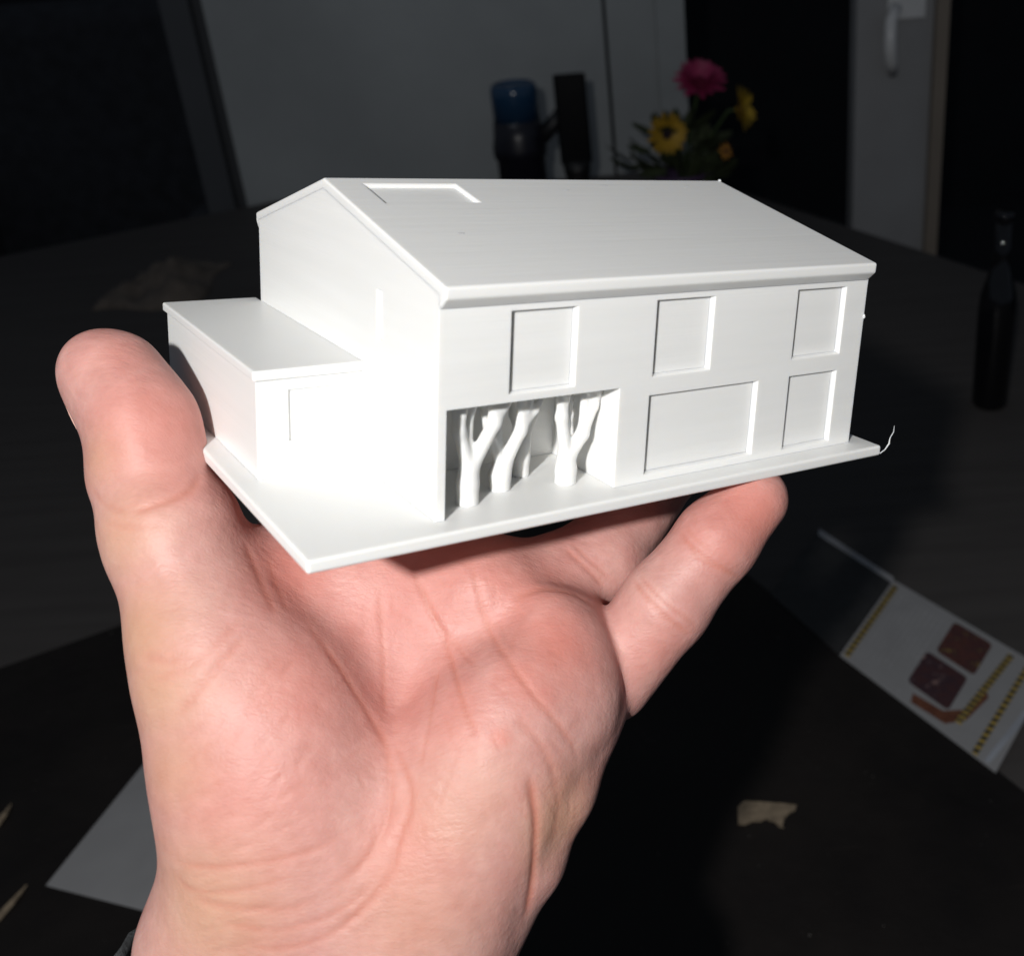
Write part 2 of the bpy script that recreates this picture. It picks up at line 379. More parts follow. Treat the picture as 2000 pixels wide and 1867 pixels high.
obj('cap', *lathe_data([(17*k, hb*0.965), (18*k, hb*0.97), (18*k, hb*1.0), (16*k, hb*1.01)]), M['glass'], bo, True)
tag(bo, 'black glossy bottle standing at the right edge', 'bottle')

# flowers in a pot
fp = ground(1335, 415)
pot = empty('plant_pot', tuple(fp))
obj('pot', *lathe_data([(0.035, 0), (0.037, 0.002), (0.047, 0.06), (0.05, 0.061), (0.05, 0.068), (0.044, 0.068), (0.042, 0.058), (0.002, 0.056)]), simple('purple_pot', (0.06, 0.03, 0.08), 0.5), pot, True)
tag(pot, 'small dark purple pot holding the flowers behind the roof', 'pot')
def petal_mesh(L, W, cup):
    V = []; F = []; n = 6
    for i in range(n):
        t_ = i/(n-1); x = L*(0.14+0.86*t_); wd = W*math.sin(math.pi*min(0.97, 0.12+0.80*t_))**0.8
        for s in (-1, 0, 1): V.append((x, s*wd*0.5, cup*t_*t_*L+(0.12*wd if s else 0)))
    for i in range(n-1):
        for s in (0, 1): F.append((i*3+s, (i+1)*3+s, (i+1)*3+s+1, i*3+s+1))
    return mesh('petal', V, F, True)
MG = simple('green_leaf', (0.03, 0.04, 0.014), 0.7, 0.3, 60)
MS = simple('green_stem', (0.05, 0.08, 0.025), 0.6, 0.2, 60)
def flower(label, px, py, wpx_, face, col, cen, n, rows):
    c = at(px, py, fp[1]-0.035); R_ = 0.5*wpx_*c[1]/FPX
    root = empty('flower', tuple(c))
    q = Vector(face).normalized().to_track_quat('Z', 'Y')
    pm = simple('petals', col, 0.6, 0.2, 90)
    for r_i in range(rows):
        me = petal_mesh(R_*(1-0.22*r_i), R_*0.30, 0.12+0.35*r_i); me.materials.append(pm)
        for i in range(n):
            o = link('petal', me, None, root)
            o.rotation_mode = 'QUATERNION'
            az = 2*math.pi*(i+0.5*r_i)/n+random.uniform(-.08, .08)
            from mathutils import Quaternion
            o.rotation_quaternion = q @ Quaternion((0, 0, 1), az) @ Quaternion((0, 1, 0), random.uniform(-.12, .18))
            o.location = q @ Vector((0, 0, 0.0016*r_i))
    o = obj('disc', *lathe_data([(R_*0.26, -0.002), (R_*0.28, 0.002), (R_*0.2, 0.006), (0.001, 0.0075)], 16), simple('disc', cen, 0.9, 0.3, 400), root, True)
    o.rotation_mode = 'QUATERNION'; o.rotation_quaternion = q
    b_ = np.array(fp)+np.array([0, 0, 0.05])-c
    bk_ = np.array(q @ Vector((0, 0, -0.02)))
    obj('stem', *tube_data([(0, 0, 0), bk_, bk_*0.6+b_*0.35+np.array([0, 0.01, 0]), b_*0.98], 0.0022, 8), MS, root, True)
    tag(root, label, 'flower'); return root
flower('pink daisy standing highest of the three flowers', 1366, 160, 104, (0.1, -0.45, 0.8), (0.30, 0.022, 0.09), (0.20, 0.02, 0.06), 18, 3)
flower('yellow daisy with dark centre, the left one by the wall', 1302, 262, 84, (0.35, -0.85, 0.1), (0.42, 0.25, 0.018), (0.02, 0.01, 0.015), 15, 2)
flower('yellow daisy seen from its side at the right of the flowers', 1447, 213, 88, (0.9, -0.35, 0.15), (0.42, 0.27, 0.018), (0.05, 0.025, 0.02), 15, 2)
flower('small orange yellow blossom lowest in the bunch', 1416, 296, 34, (0.5, -0.7, 0.2), (0.55, 0.24, 0.03), (0.05, 0.02, 0.02), 9, 1)
lv = empty('leafy_greens', tuple(np.array(fp)+np.array([0, 0, 0.05])))
lm = petal_mesh(0.05, 0.024, 0.25); lm.materials.append(MG)
for i in range(70):
    o = link('leaf', lm, None, lv); z = random.uniform(0.0, 0.085); rr_ = 0.062*(1-z/0.16)
    a = random.uniform(0, 6.283); o.location = (rr_*math.cos(a)*random.uniform(.3, 1), 0.6*rr_*math.sin(a)*random.uniform(.3, 1), z)
    o.rotation_euler = (random.uniform(-.5, .5), random.uniform(-1.1, 0.3), a+random.uniform(-.5, .5)); s = random.uniform(.55, 1.15); o.scale = (s, s, s)
for px, py, a in ((1215, 312, 2.9), (1250, 300, 2.6), (1262, 325, 3.2), (1225, 330, 3.3), (1280, 315, 2.8)):
    o = link('leaf', lm, None, lv); o.location = tuple(at(px+30, py+8, fp[1])-np.array(lv.location)); o.rotation_euler = (0.4, -0.3, a); o.scale = (1.1, 1.3, 1)
tag(lv, 'dark green leaves round the flower stems', 'foliage')

# ------------------------------------------------------------------ the printed house model (house millimetres -> metres)
HR = np.array([[0.80949053, -0.58367499, 0.06362857], [-0.10320516, -0.24813703, -0.96321166], [0.57799116, 0.77314392, -0.26110285]])
HT = np.array([-32.99779185, 23.26717108, 180.28984506])
def h2c(p): return np.asarray(p, float) @ HR.T+HT          # house mm -> camera mm
house = empty('house_model')
hw = WA @ HR; ht = WA @ (HT*0.001)
HM = Matrix([[*hw[i], ht[i]] for i in range(3)]+[[0, 0, 0, 1]])
house.matrix_world = HM
tag(house, 'white printed plastic model of a gabled house on a thin base, resting on the hand', 'model house')
LEN, DEP, HH, RID, YR, EO, ZF0, ZF1 = 100.0, 90.75, 36.4, 52.06, 50.66, 2.0, 38.3, 40.3
def hp_(name, vs_, fs, mat=None, parent=None, bev=0.0, keep=None):
    o = obj(name, [tuple(np.array(p)*0.001) for p in vs_], fs, mat or M['plastic'], parent or house)
    if bev:                                              # rounded print edges, except where two pieces butt flush
        bm = bmesh.new(); bm.from_mesh(o.data)
        ed = [e for e in bm.edges if len(e.link_faces) == 2 and e.calc_face_angle(0) > 0.2 and e.is_convex and (keep is None or keep(*[(e.verts[0].co+e.verts[1].co)[i]*500 for i in range(3)]))]
        bmesh.ops.bevel(bm, geom=ed, offset=bev*0.001, segments=3, profile=0.5, affect='EDGES', clamp_overlap=True)
        bm.to_mesh(o.data); bm.free()
    return o
def plate(us, zs, holes, d0, d1, fn):
    """grid plate with openings; fn(u, z, d) -> point; faces at depth d0 and d1 and round every opening"""
    us = sorted(set(us)); zs = sorted(set(zs)); V = {}; L = []; F = []
    def vid(i, j, k):
        if (i, j, k) not in V: V[(i, j, k)] = len(L); L.append(fn(us[i], zs[j], (d0, d1)[k]))
        return V[(i, j, k)]
    def solid(i, j):
        if not (0 <= i < len(us)-1 and 0 <= j < len(zs)-1): return False
        cu, cz = (us[i]+us[i+1])/2, (zs[j]+zs[j+1])/2
        return not any(h[0] < cu < h[1] and h[2] < cz < h[3] for h in holes)
    for i in range(len(us)-1):
        for j in range(len(zs)-1):
            if not solid(i, j): continue
            for k in (0, 1): F.append((vid(i, j, k), vid(i+1, j, k), vid(i+1, j+1, k), vid(i, j+1, k)))
            for di, dj, e in ((-1, 0, ((i, j), (i, j+1))), (1, 0, ((i+1, j), (i+1, j+1))), (0, -1, ((i, j), (i+1, j))), (0, 1, ((i, j+1), (i+1, j+1)))):
                if not solid(i+di, j+dj):
                    (a, b), (c, d) = e; F.append((vid(a, b, 0), vid(c, d, 0), vid(c, d, 1), vid(a, b, 1)))
    return L, F
def union(name, pieces, cuts=(), bev=0.0, keep=None):
    """one continuous print out of several solid pieces"""
    tmp = [link('tmp', mesh('tmp', [tuple(np.array(p)*0.001) for p in v], f), M['plastic']) for v, f in list(pieces)+list(cuts)]
    for i, t_ in enumerate(tmp[1:], 1):
        m = tmp[0].modifiers.new('b', 'BOOLEAN'); m.operation = 'UNION' if i < len(pieces) else 'DIFFERENCE'; m.solver = 'EXACT'; m.object = t_
    me = bpy.data.meshes.new_from_object(tmp[0].evaluated_get(bpy.context.evaluated_depsgraph_get())); me.name = name
    for t_ in tmp: bpy.data.objects.remove(t_)
    bm = bmesh.new(); bm.from_mesh(me)
    if bev:
        ed = [e for e in bm.edges if len(e.link_faces) == 2 and e.calc_face_angle(0) > 0.2 and e.is_convex and (keep is None or keep(*[(e.verts[0].co+e.verts[1].co)[i]*500 for i in range(3)]))]
        bmesh.ops.bevel(bm, geom=ed, offset=bev*0.001, segments=3, profile=0.5, affect='EDGES', clamp_overlap=True)
    bm.to_mesh(me); bm.free(); me.materials.clear()
    return link(name, me, M['plastic'], house)
# base slab
hp_('base_slab', *box_data(-23.64, 105.36, -4.86, 97.5, -2.31, 0.0), bev=0.5)
# front wall with window openings and the open porch
WIN = [(13.3, 26.6, 20.8, 35.3), (43.8, 57.7, 20.8, 35.3), (79.6, 93.7, 20.8, 35.3), (43.4, 70.9, 1.5, 17.2), (79.5, 93.5, 1.2, 17.2)]
PORCH = (1.7, 36.5, 0.0, 19.4)
hol = WIN+[PORCH]
us = [0, LEN]+[x for h in hol for x in h[:2]]; zs = [0, HH]+[z for h in hol for z in h[2:]]
WD = 1.05
RT = 1.9                                                  # roof skin thickness, measured upright
sl = (RID-ZF1)/(YR+EO); slb = (RID-ZF1)/(DEP+EO-YR)
def slope_z(y): return ZF1+sl*(y+EO)
def back_z(y): return ZF1+slb*(DEP+EO-y)
def fw(u, z, d):
    if d > 0:                                            # right hand reveals lean inwards
        for h in WIN:
            ri = abs(u-h[1]) < 1e-6 and h[2]-1e-6 <= z <= h[3]+1e-6; lo_ = abs(z-h[2]) < 1e-6 and h[0]-1e-6 <= u <= h[1]+1e-6
            if ri or lo_: return (u-(0.6 if ri else 0), d, z+(0.35 if lo_ else 0))
    return (u, d, z)
def gable_piece(x0, x1):
    pr = [(0, -0.0), (DEP, 0), (DEP, back_z(DEP)-RT-0.005), (YR, RID-RT-0.005), (0, slope_z(0)-RT-0.005)]
    v = [(x0, y, z) for y, z in pr]+[(x1, y, z) for y, z in pr]
    return v, [tuple(range(5)), tuple(range(5, 10))]+[(i, (i+1) % 5, 5+(i+1) % 5, 5+i) for i in range(5)]
GW = (22.2, 24.8, 26.4, 35.2)
ztop = slope_z(0)-RT-0.005
zs[zs.index(HH)] = ztop
union('wall', [plate(us, zs, hol, 0, WD, fw), gable_piece(0, 1.7), gable_piece(LEN-1.7, LEN), box_data(0.4, LEN-0.4, DEP-1.7, DEP, 0, HH),
               box_data(0.5, 37.7, 22.0, 23.2, 0, 20.6), box_data(36.5, 37.7, 0.6, 23.0, 0, 20.6), box_data(0.5, 37.6, 0.5, 23.1, 19.4, 20.6)],
      [box_data(-1, 0.9, GW[0], GW[1], GW[2], GW[3])],
      bev=0.4, keep=lambda x, y, z: z > 0.05 and z < HH-0.3 and (y < 0.1 or x < 0.1 and 5 < y < DEP-1 or (x > LEN-0.1 and y < 1)))
for h in WIN: hp_('window_panel', *box_data(h[0]-0.6, h[1]+0.6, WD+0.005, WD+1.2, h[2]-0.6, h[3]+0.6))
# roof prism with the skylight recess in the front slope
SX0, SX1, SY0, SY1, SD = 7.0, 26.3, 36.8, 47.3, 0.8
L = []; F = []; ids = {}
xs = [0, SX0, SX1, LEN]; ys = [-EO, SY0, SY1, YR]
for i, x in enumerate(xs):
    for j, y in enumerate(ys): ids[i, j] = len(L); L.append((x, y, slope_z(y)))
for i in range(3):
    for j in range(3):
        if (i, j) == (1, 1): continue
        F.append((ids[i, j], ids[i+1, j], ids[i+1, j+1], ids[i, j+1]))
rec = []
for i, j in ((1, 1), (2, 1), (2, 2), (1, 2)):
    rec.append(len(L)); L.append((xs[i], ys[j], slope_z(ys[j])-SD))
rim = [ids[1, 1], ids[2, 1], ids[2, 2], ids[1, 2]]
for q in range(4): F.append((rim[q], rim[(q+1) % 4], rec[(q+1) % 4], rec[q]))
F.append(tuple(rec))
def add(p): L.append(p); return len(L)-1
HB = HH+0.004
und = [(DEP+EO, ZF1), (DEP+EO, ZF0), (DEP+0.004, HB), (DEP+0.004, back_z(DEP)-RT), (YR, RID-RT), (-0.004, slope_z(0)-RT), (-0.004, HB), (-EO, ZF0)]
ua = [add((0, y, z)) for y, z in und]; ub = [add((LEN, y, z)) for y, z in und]
for q in range(7): F.append((ua[q], ua[q+1], ub[q+1], ub[q]))
F.append((ids[0, 3], ua[0], ub[0], ids[3, 3]))
F.append((ua[7], ids[0, 0], ids[1, 0], ids[2, 0], ids[3, 0], ub[7]))
F.append(tuple([ids[0, j] for j in range(4)]+ua)); F.append(tuple([ids[3, j] for j in range(4)]+ub))
roof = hp_('roof', L, F, M['roof'], bev=0.45, keep=lambda x, y, z: z > HB+0.05 and (y < -0.5 or y > DEP+0.5 or abs(z-(slope_z(y) if y < YR else back_z(y))) < 0.1))
roof.data.materials.append(M['plastic'])
for q in roof.data.polygons:
    if abs(q.normal.x) > 0.9 or q.normal.z < 0.3: q.material_index = 1
# small blemish pit and ridge blobs left by the printer
def blob(name, c, s, seed):
    bm = bmesh.new(); bmesh.ops.create_icosphere(bm, subdivisions=2, radius=1)
    r_ = random.Random(seed)
    for q in bm.verts: q.co = Vector((q.co.x*s[0]*r_.uniform(.8, 1.2)+c[0], q.co.y*s[1]*r_.uniform(.8, 1.2)+c[1], q.co.z*s[2]+c[2]))*0.001
    me = bpy.data.meshes.new(name); bm.to_mesh(me); bm.free(); return link(name, me, M['plastic'], roof)
blob('print_blob', (99.7, YR, RID+0.05), (0.35, 0.5, 0.35), 1)
for i, (x, y) in enumerate(((51, 44), (63, 47), (74, 45), (86, 46.5))):
    blob('print_blob', (x, y, slope_z(y)-0.04), (0.9, 0.3, 0.09), i+3)
blob('print_blob', (99.95, -0.1, 28.5), (0.25, 0.25, 0.5), 30)
blob('pit', (14.2, 20.6, slope_z(20.6)-0.05), (0.8, 0.32, 0.12), 40).data.materials[0] = simple('scuff', (0.45, 0.45, 0.47), 0.6)
# annex with a flat lipped roof
AW, AY0, AY1, AH = 19.5, 31.66, 94.4, 20.5
LIP = 1.9
union('annex_wall', [plate([-AW, -13.6, -5.4, -0.003], [0, 6.7, 16.2, AH-LIP-0.003], [(-13.6, -5.4, 6.7, 16.2)], AY0, AY0+1.5, lambda u, z, d: (u, d, z)),
                     box_data(-AW, -AW+1.5, AY0, AY1, 0, AH-LIP-0.003), box_data(-AW+0.5, -0.003, AY1-1.5, AY1, 0, AH-LIP-0.003)],
      bev=0.4, keep=lambda x, y, z: 0.05 < z < AH-LIP-0.1 and x < -0.1 and (y < AY0+0.1 or x < -AW+0.1))
hp_('window_panel', *box_data(-14.2, -4.8, AY0+0.6, AY0+1.45, 6.2, 16.8))
hp_('annex_roof', *box_data(-AW-0.7, -0.003, AY0-0.7, AY1+0.7, AH-LIP, AH), bev=0.4, keep=lambda x, y, z: x < -0.1)
# loose strand of plastic at the base corner
st_ = [(105.3, -4.7, -1.9), (106.0, -5.4, -0.9), (106.8, -5.7, 0.5), (107.2, -5.4, 1.6), (107.9, -5.6, 3.0), (108.4, -5.2, 4.3)]
hp_('plastic_strand', *tube_data(st_, [0.12, 0.13, 0.2, 0.12, 0.10, 0.06], 6))

# ------------------------------------------------------------------ the hand: one continuous surface from a smooth blend of tapered limbs
def C(px, py, z): return np.array([(px-CX)/FPX*z, (py-CY)/FPX*z, z])          # camera mm
VOX = 0.55
LO = np.array([-128.0, -20.0, 158.0]); HI = np.array([52.0, 142.0, 306.0])
NG = np.ceil((HI-LO)/VOX).astype(int)+1
def new_field(): return np.full(tuple(NG), 12.0, np.float32)
def block(lo, hi, m):
    a = np.maximum(np.floor((np.asarray(lo)-m-LO)/VOX).astype(int), 0); b = np.minimum(np.ceil((np.asarray(hi)+m-LO)/VOX).astype(int)+1, NG)
    if np.any(b <= a): return None
    ax = [(np.arange(a[i], b[i])*VOX+LO[i]).astype(np.float32) for i in range(3)]
    return tuple(slice(a[i], b[i]) for i in range(3)), np.meshgrid(*ax, indexing='ij', sparse=True)
def smin(f, sl_, d, k):
    o = f[sl_]; h = np.maximum(k-np.abs(o-d), 0)/k; f[sl_] = np.minimum(o, d)-h*h*k*0.25
def limb(f, a, b, ra, rb, k, flat_=None, s=1.0):
    a = np.asarray(a, float); b = np.asarray(b, float); R_ = max(ra, rb)*max(1.0, s)
    q = block(np.minimum(a, b)-R_, np.maximum(a, b)+R_, max(k, 3))
    if q is None: return
    sl_, (X, Y, Z) = q; ba = b-a; bb = float(ba@ba)
    px_, py_, pz_ = X-a[0], Y-a[1], Z-a[2]
    t = np.clip((px_*ba[0]+py_*ba[1]+pz_*ba[2])/bb, 0, 1)
    wx, wy, wz = px_-t*ba[0], py_-t*ba[1], pz_-t*ba[2]
    r = ra+(rb-ra)*t
    if flat_ is not None:
        n = np.asarray(flat_, float); n = n/np.linalg.norm(n); dn = wx*n[0]+wy*n[1]+wz*n[2]; g = 1.0/s-1.0
        d = np.sqrt(wx*wx+wy*wy+wz*wz+dn*dn*((1+g)**2-1))-r
        d = d*min(s, 1.0)
    else: d = np.sqrt(wx*wx+wy*wy+wz*wz)-r
    smin(f, sl_, d.astype(np.float32), k)
def egg(f, c, axes, rad, k):
    A = np.array([np.asarray(q, float)/np.linalg.norm(q) for q in axes]); A[1] -= A[0]*(A[0]@A[1]); A[1] /= np.linalg.norm(A[1]); A[2] = np.cross(A[0], A[1])
    R_ = max(rad); q = block(c-R_, c+R_, max(k, 3))
    if q is None: return
    sl_, (X, Y, Z) = q; P_ = (X-c[0], Y-c[1], Z-c[2])
    u = [sum(P_[i]*A[j][i] for i in range(3))/rad[j] for j in range(3)]
    k0 = np.sqrt(u[0]**2+u[1]**2+u[2]**2); k1 = np.sqrt((u[0]/rad[0])**2+(u[1]/rad[1])**2+(u[2]/rad[2])**2)+1e-6
    smin(f, sl_, (k0*(k0-1)/k1).astype(np.float32), k)
def merge(f, g, k):
    h = np.maximum(k-np.abs(f-g), 0)/k; return np.minimum(f, g)-h*h*k*0.25

ZV = (0, 0, 1)
palm = new_field()
# metacarpals and palm body
WR = [C(480, 1830, 204), C(600, 1850, 204), C(730, 1850, 204), C(830, 1820, 203)]
MC = [C(600, 1130, 226), C(775, 1120, 227), C(945, 1150, 224), C(1100, 1250, 219)]
for a, b, r in zip(WR, MC, (11.5, 11.5, 11.5, 10.5)): limb(palm, a, b, 13.5, r, 12)
# knuckle pads
egg(palm, C(1095, 1275, 210), [(0.4, 1, 0), (1, -0.4, 0), ZV], (12.5, 8.5, 8.5), 6)
egg(palm, C(945, 1150, 216), [(1, 0, 0), (0, 1, 0), ZV], (9, 8, 8), 7)
egg(palm, C(760, 1110, 219), [(1, 0, 0), (0, 1, 0), ZV], (9.5, 8, 8), 8)
egg(palm, C(850, 1370, 219), [(1, 0, 0), (0, 1, 0), ZV], (21, 27, 11.5), 9)
egg(palm, C(690, 1230, 220), [(1, 0, 0), (0, 1, 0), ZV], (15, 17, 11), 10)
# heel of the hand on the little finger side
limb(palm, C(850, 1700, 201), C(1085, 1390, 207), 15, 11, 10, ZV, 0.9)
egg(palm, C(900, 1580, 200), [(0.45, -1, 0), (1, 0.45, 0), ZV], (30, 15, 13), 10)
# wrist and forearm
limb(palm, C(640, 1800, 205), C(630, 2080, 206), 26, 26, 10, ZV, 0.74)
limb(palm, C(425, 1850, 204), C(425, 2060, 204), 13.5, 14.5, 10)
limb(palm, C(835, 1800, 204), C(800, 2050, 205), 13, 14, 10)

thumb = new_field()
# thenar mass, thumb metacarpal, two phalanges
egg(thumb, C(535, 1500, 198), [(-0.26, -1, 0.1), (1, -0.26, 0), ZV], (30, 20, 16.5), 8)
limb(thumb, C(508, 1690, 201), C(412, 1260, 200), 13.6, 11.6, 10)
limb(thumb, C(412, 1280, 200), C(334, 1030, 205), 12.2, 11.8, 8)
limb(thumb, C(336, 1040, 205), C(290, 940, 208), 11.4, 9.8, 5)
limb(thumb, C(280, 900, 209), C(220, 746, 214), 9.0, 8.0, 6)
egg(thumb, C(286, 838, 207.5), [(0.5, 1, 0), (1, -0.5, 0), ZV], (11.5, 7.0, 9.2), 7)
limb(thumb, C(222, 735, 213), C(295, 810, 209), 8.0, 7.0, 7)
egg(thumb, C(190, 712, 215), [(1, 0.5, 0), (-0.5, 1, 0), ZV], (6.4, 6.6, 7.6), 3)
# web between thumb and index
limb(thumb, C(450, 1190, 209), C(600, 1150, 220), 8, 8.5, 10)
limb(thumb, C(470, 1120, 212), C(580, 1110, 221), 5.5, 7, 9)
limb(thumb, C(470, 1350, 210), C(600, 1240, 223), 9, 9, 10)
hand_f = merge(palm, thumb, 9.5)

roll = new_field()
limb(roll, C(1172, 1385, 213), C(1096, 1545, 204.5), 5.4, 5.8, 4)
limb(roll, C(1096, 1545, 204.5), C(1031, 1680, 202.5), 5.8, 6.2, 4)
limb(roll, C(1031, 1680, 202.5), C(903, 1885, 205), 6.2, 8.0, 4)
hand_f = merge(hand_f, roll, 3.0)

def finger(pts, rads, k_in, k_palm, fl=None, s=1.0):
    global hand_f
    f = new_field()
    for i in range(len(pts)-1): limb(f, pts[i], pts[i+1], rads[i], rads[i+1], k_in, fl, s)
    hand_f = merge(hand_f, f, k_palm)
# under the slab the bottom plane in camera mm: keep the fingers just below it
SN = HR[:, 2]; SP = h2c([0, 0, -2.31])
def below(px, z, gap):                                    # point seen at column px, depth z, gap mm under the slab
    x = (px-CX)/FPX*z; y = SP[1]+(SN[0]*(x-SP[0])+SN[2]*(z-SP[2]))/(-SN[1])
    return np.array([x, y, z])-SN*gap
finger([C(600, 1125, 226), below(610, 250, 11.5), below(640, 276, 8.6), below(660, 294, 7.6)], [11, 9.6, 8.6, 7.4], 3, 6)
finger([C(775, 1120, 227), below(840, 252, 11.5), below(890, 280, 8.8), below(925, 298, 7.8)], [11, 9.9, 8.8, 7.6], 3, 5)
finger([C(985, 1165, 222), C(1170, 1095, 235), below(1310, 254, 9.8), below(1370, 276, 8.0), below(1400, 292, 7.2)], [9.8, 9.4, 9.2, 8.0, 7.0], 3, 4)
finger([C(1190, 1320, 220), C(1300, 1180, 219), C(1400, 1055, 220.5), C(1472, 975, 223.5)], [9.3, 9.0, 8.4, 7.3], 2.5, 1.2)

def surface_nets(f):
    s = f < 0; nx, ny, nz = f.shape
    cs = [s[i:nx-1+i, j:ny-1+j, k:nz-1+k] for i in (0, 1) for j in (0, 1) for k in (0, 1)]
    cnt = sum(c.astype(np.int8) for c in cs); act = (cnt > 0) & (cnt < 8)
    idx = np.argwhere(act); vid = np.full(act.shape, -1, np.int32); vid[tuple(idx.T)] = np.arange(len(idx))
    acc = np.zeros((len(idx), 3)); num = np.zeros(len(idx))
    corners = [(i, j, k) for i in (0, 1) for j in (0, 1) for k in (0, 1)]
    val = {c: f[idx[:, 0]+c[0], idx[:, 1]+c[1], idx[:, 2]+c[2]].astype(float) for c in corners}
    for c in corners:
        for ax in range(3):
            if c[ax]: continue
            e = list(c); e[ax] = 1; e = tuple(e); a, b = val[c], val[e]; m = (a < 0) != (b < 0)
            t = np.where(m, a/np.where(m, a-b, 1), 0); p = np.tile(np.array(c, float), (len(idx), 1)); p[:, ax] += t
            acc[m] += p[m]; num[m] += 1
    V = (idx+acc/num[:, None])*VOX+LO
    Q = []
    for ax in range(3):
        sa = [slice(None)]*3; sb = [slice(None)]*3; sa[ax] = slice(0, -1); sb[ax] = slice(1, None)
        ch = s[tuple(sa)] != s[tuple(sb)]; e = np.argwhere(ch); o1, o2 = [(1, 2), (2, 0), (0, 1)][ax]
        ok = (e[:, o1] > 0) & (e[:, o2] > 0) & (e[:, o1] < f.shape[o1]-1) & (e[:, o2] < f.shape[o2]-1); e = e[ok]
        def cell(d1, d2):
            q = e.copy(); q[:, o1] -= d1; q[:, o2] -= d2; return vid[tuple(q.T)]
        quad = np.stack([cell(1, 1), cell(0, 1), cell(0, 0), cell(1, 0)], 1)
        flip = ~s[tuple(e.T)]; quad[flip] = quad[flip][:, ::-1]; Q.append(quad)
    return V, np.concatenate(Q)
HV, HF = surface_nets(hand_f)
# edges for smoothing
ED = np.unique(np.sort(np.concatenate([HF[:, [i, (i+1) % 4]] for i in range(4)]), axis=1), axis=0)
DEG = np.bincount(ED.ravel(), minlength=len(HV)).astype(float)
def lap(V):
    a = np.zeros_like(V); 
    for c in range(3):
        a[:, c] = np.bincount(ED[:, 0], V[ED[:, 1], c], len(V))+np.bincount(ED[:, 1], V[ED[:, 0], c], len(V))
    return a/DEG[:, None]-V
for _ in range(6): HV = HV+0.5*lap(HV); HV = HV-0.50*lap(HV) if False else HV
def normals(V):
    d1 = V[HF[:, 2]]-V[HF[:, 0]]; d2 = V[HF[:, 3]]-V[HF[:, 1]]; n = np.cross(d1, d2); N = np.zeros_like(V)
    for i in range(4):
        for c in range(3): N[:, c] += np.bincount(HF[:, i], n[:, c], len(V))
    return N/(np.linalg.norm(N, axis=1)[:, None]+1e-12)
N0 = normals(HV)
if np.mean(np.sum(N0*(HV-HV.mean(0)), 1)) < 0: HF = HF[:, ::-1]; N0 = -N0
# skin creases: each a line drawn on the palm side surface
BV = BVHTree.FromPolygons([tuple(v) for v in HV], [tuple(map(int, q)) for q in HF])
def on_skin(px, py):
    d = Vector(((px-CX)/FPX, (py-CY)/FPX, 1.0)).normalized(); h = BV.ray_cast(Vector((0, 0, 0)), d); return np.array(h[0]) if h[0] else None
def resample(pts, step=6.0):
    P_ = [np.array(p, float) for p in pts]; out = []
    # Catmull-Rom through the points
    for i in range(len(P_)-1):
        p0, p1, p2, p3 = P_[max(i-1, 0)], P_[i], P_[i+1], P_[min(i+2, len(P_)-1)]
        n = max(2, int(np.linalg.norm(p2-p1)/step))
        for t in np.linspace(0, 1, n, endpoint=False):
            out.append(0.5*((2*p1)+(-p0+p2)*t+(2*p0-5*p1+4*p2-p3)*t*t+(-p0+3*p1-3*p2+p3)*t**3))
    return out+[P_[-1]]
CK = 0.5
disp = np.zeros(len(HV)); cre = np.zeros(len(HV))
def crease(pts, depth, wd, dark=0.5, taper=True):
    ps = [on_skin(*p) for p in resample(pts)]; ps = [p for p in ps if p is not None]
    if len(ps) < 2: return
    ps = np.array(ps); keep = np.where(np.all((HV > ps.min(0)-4*wd-1) & (HV < ps.max(0)+4*wd+1), 1))[0]
    if len(keep) == 0: return
    D = np.full(len(keep), 1e9); T = np.zeros(len(keep)); n = len(ps)
    for i in range(n-1):
        a, b = ps[i], ps[i+1]
        if np.linalg.norm(b-a) > 6: continue
        ba = b-a; w_ = HV[keep]-a; t = np.clip(w_@ba/(ba@ba+1e-9), 0, 1); d = np.linalg.norm(w_-t[:, None]*ba, axis=1)
        m = d < D; D[m] = d[m]; T[m] = (i+t[m])/(n-1)
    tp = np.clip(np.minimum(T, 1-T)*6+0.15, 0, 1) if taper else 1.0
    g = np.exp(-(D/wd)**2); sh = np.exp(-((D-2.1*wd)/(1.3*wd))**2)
    disp[keep] += CK*tp*depth*(-g+0.07*sh); cre[keep] = np.maximum(cre[keep], dark*tp*g)
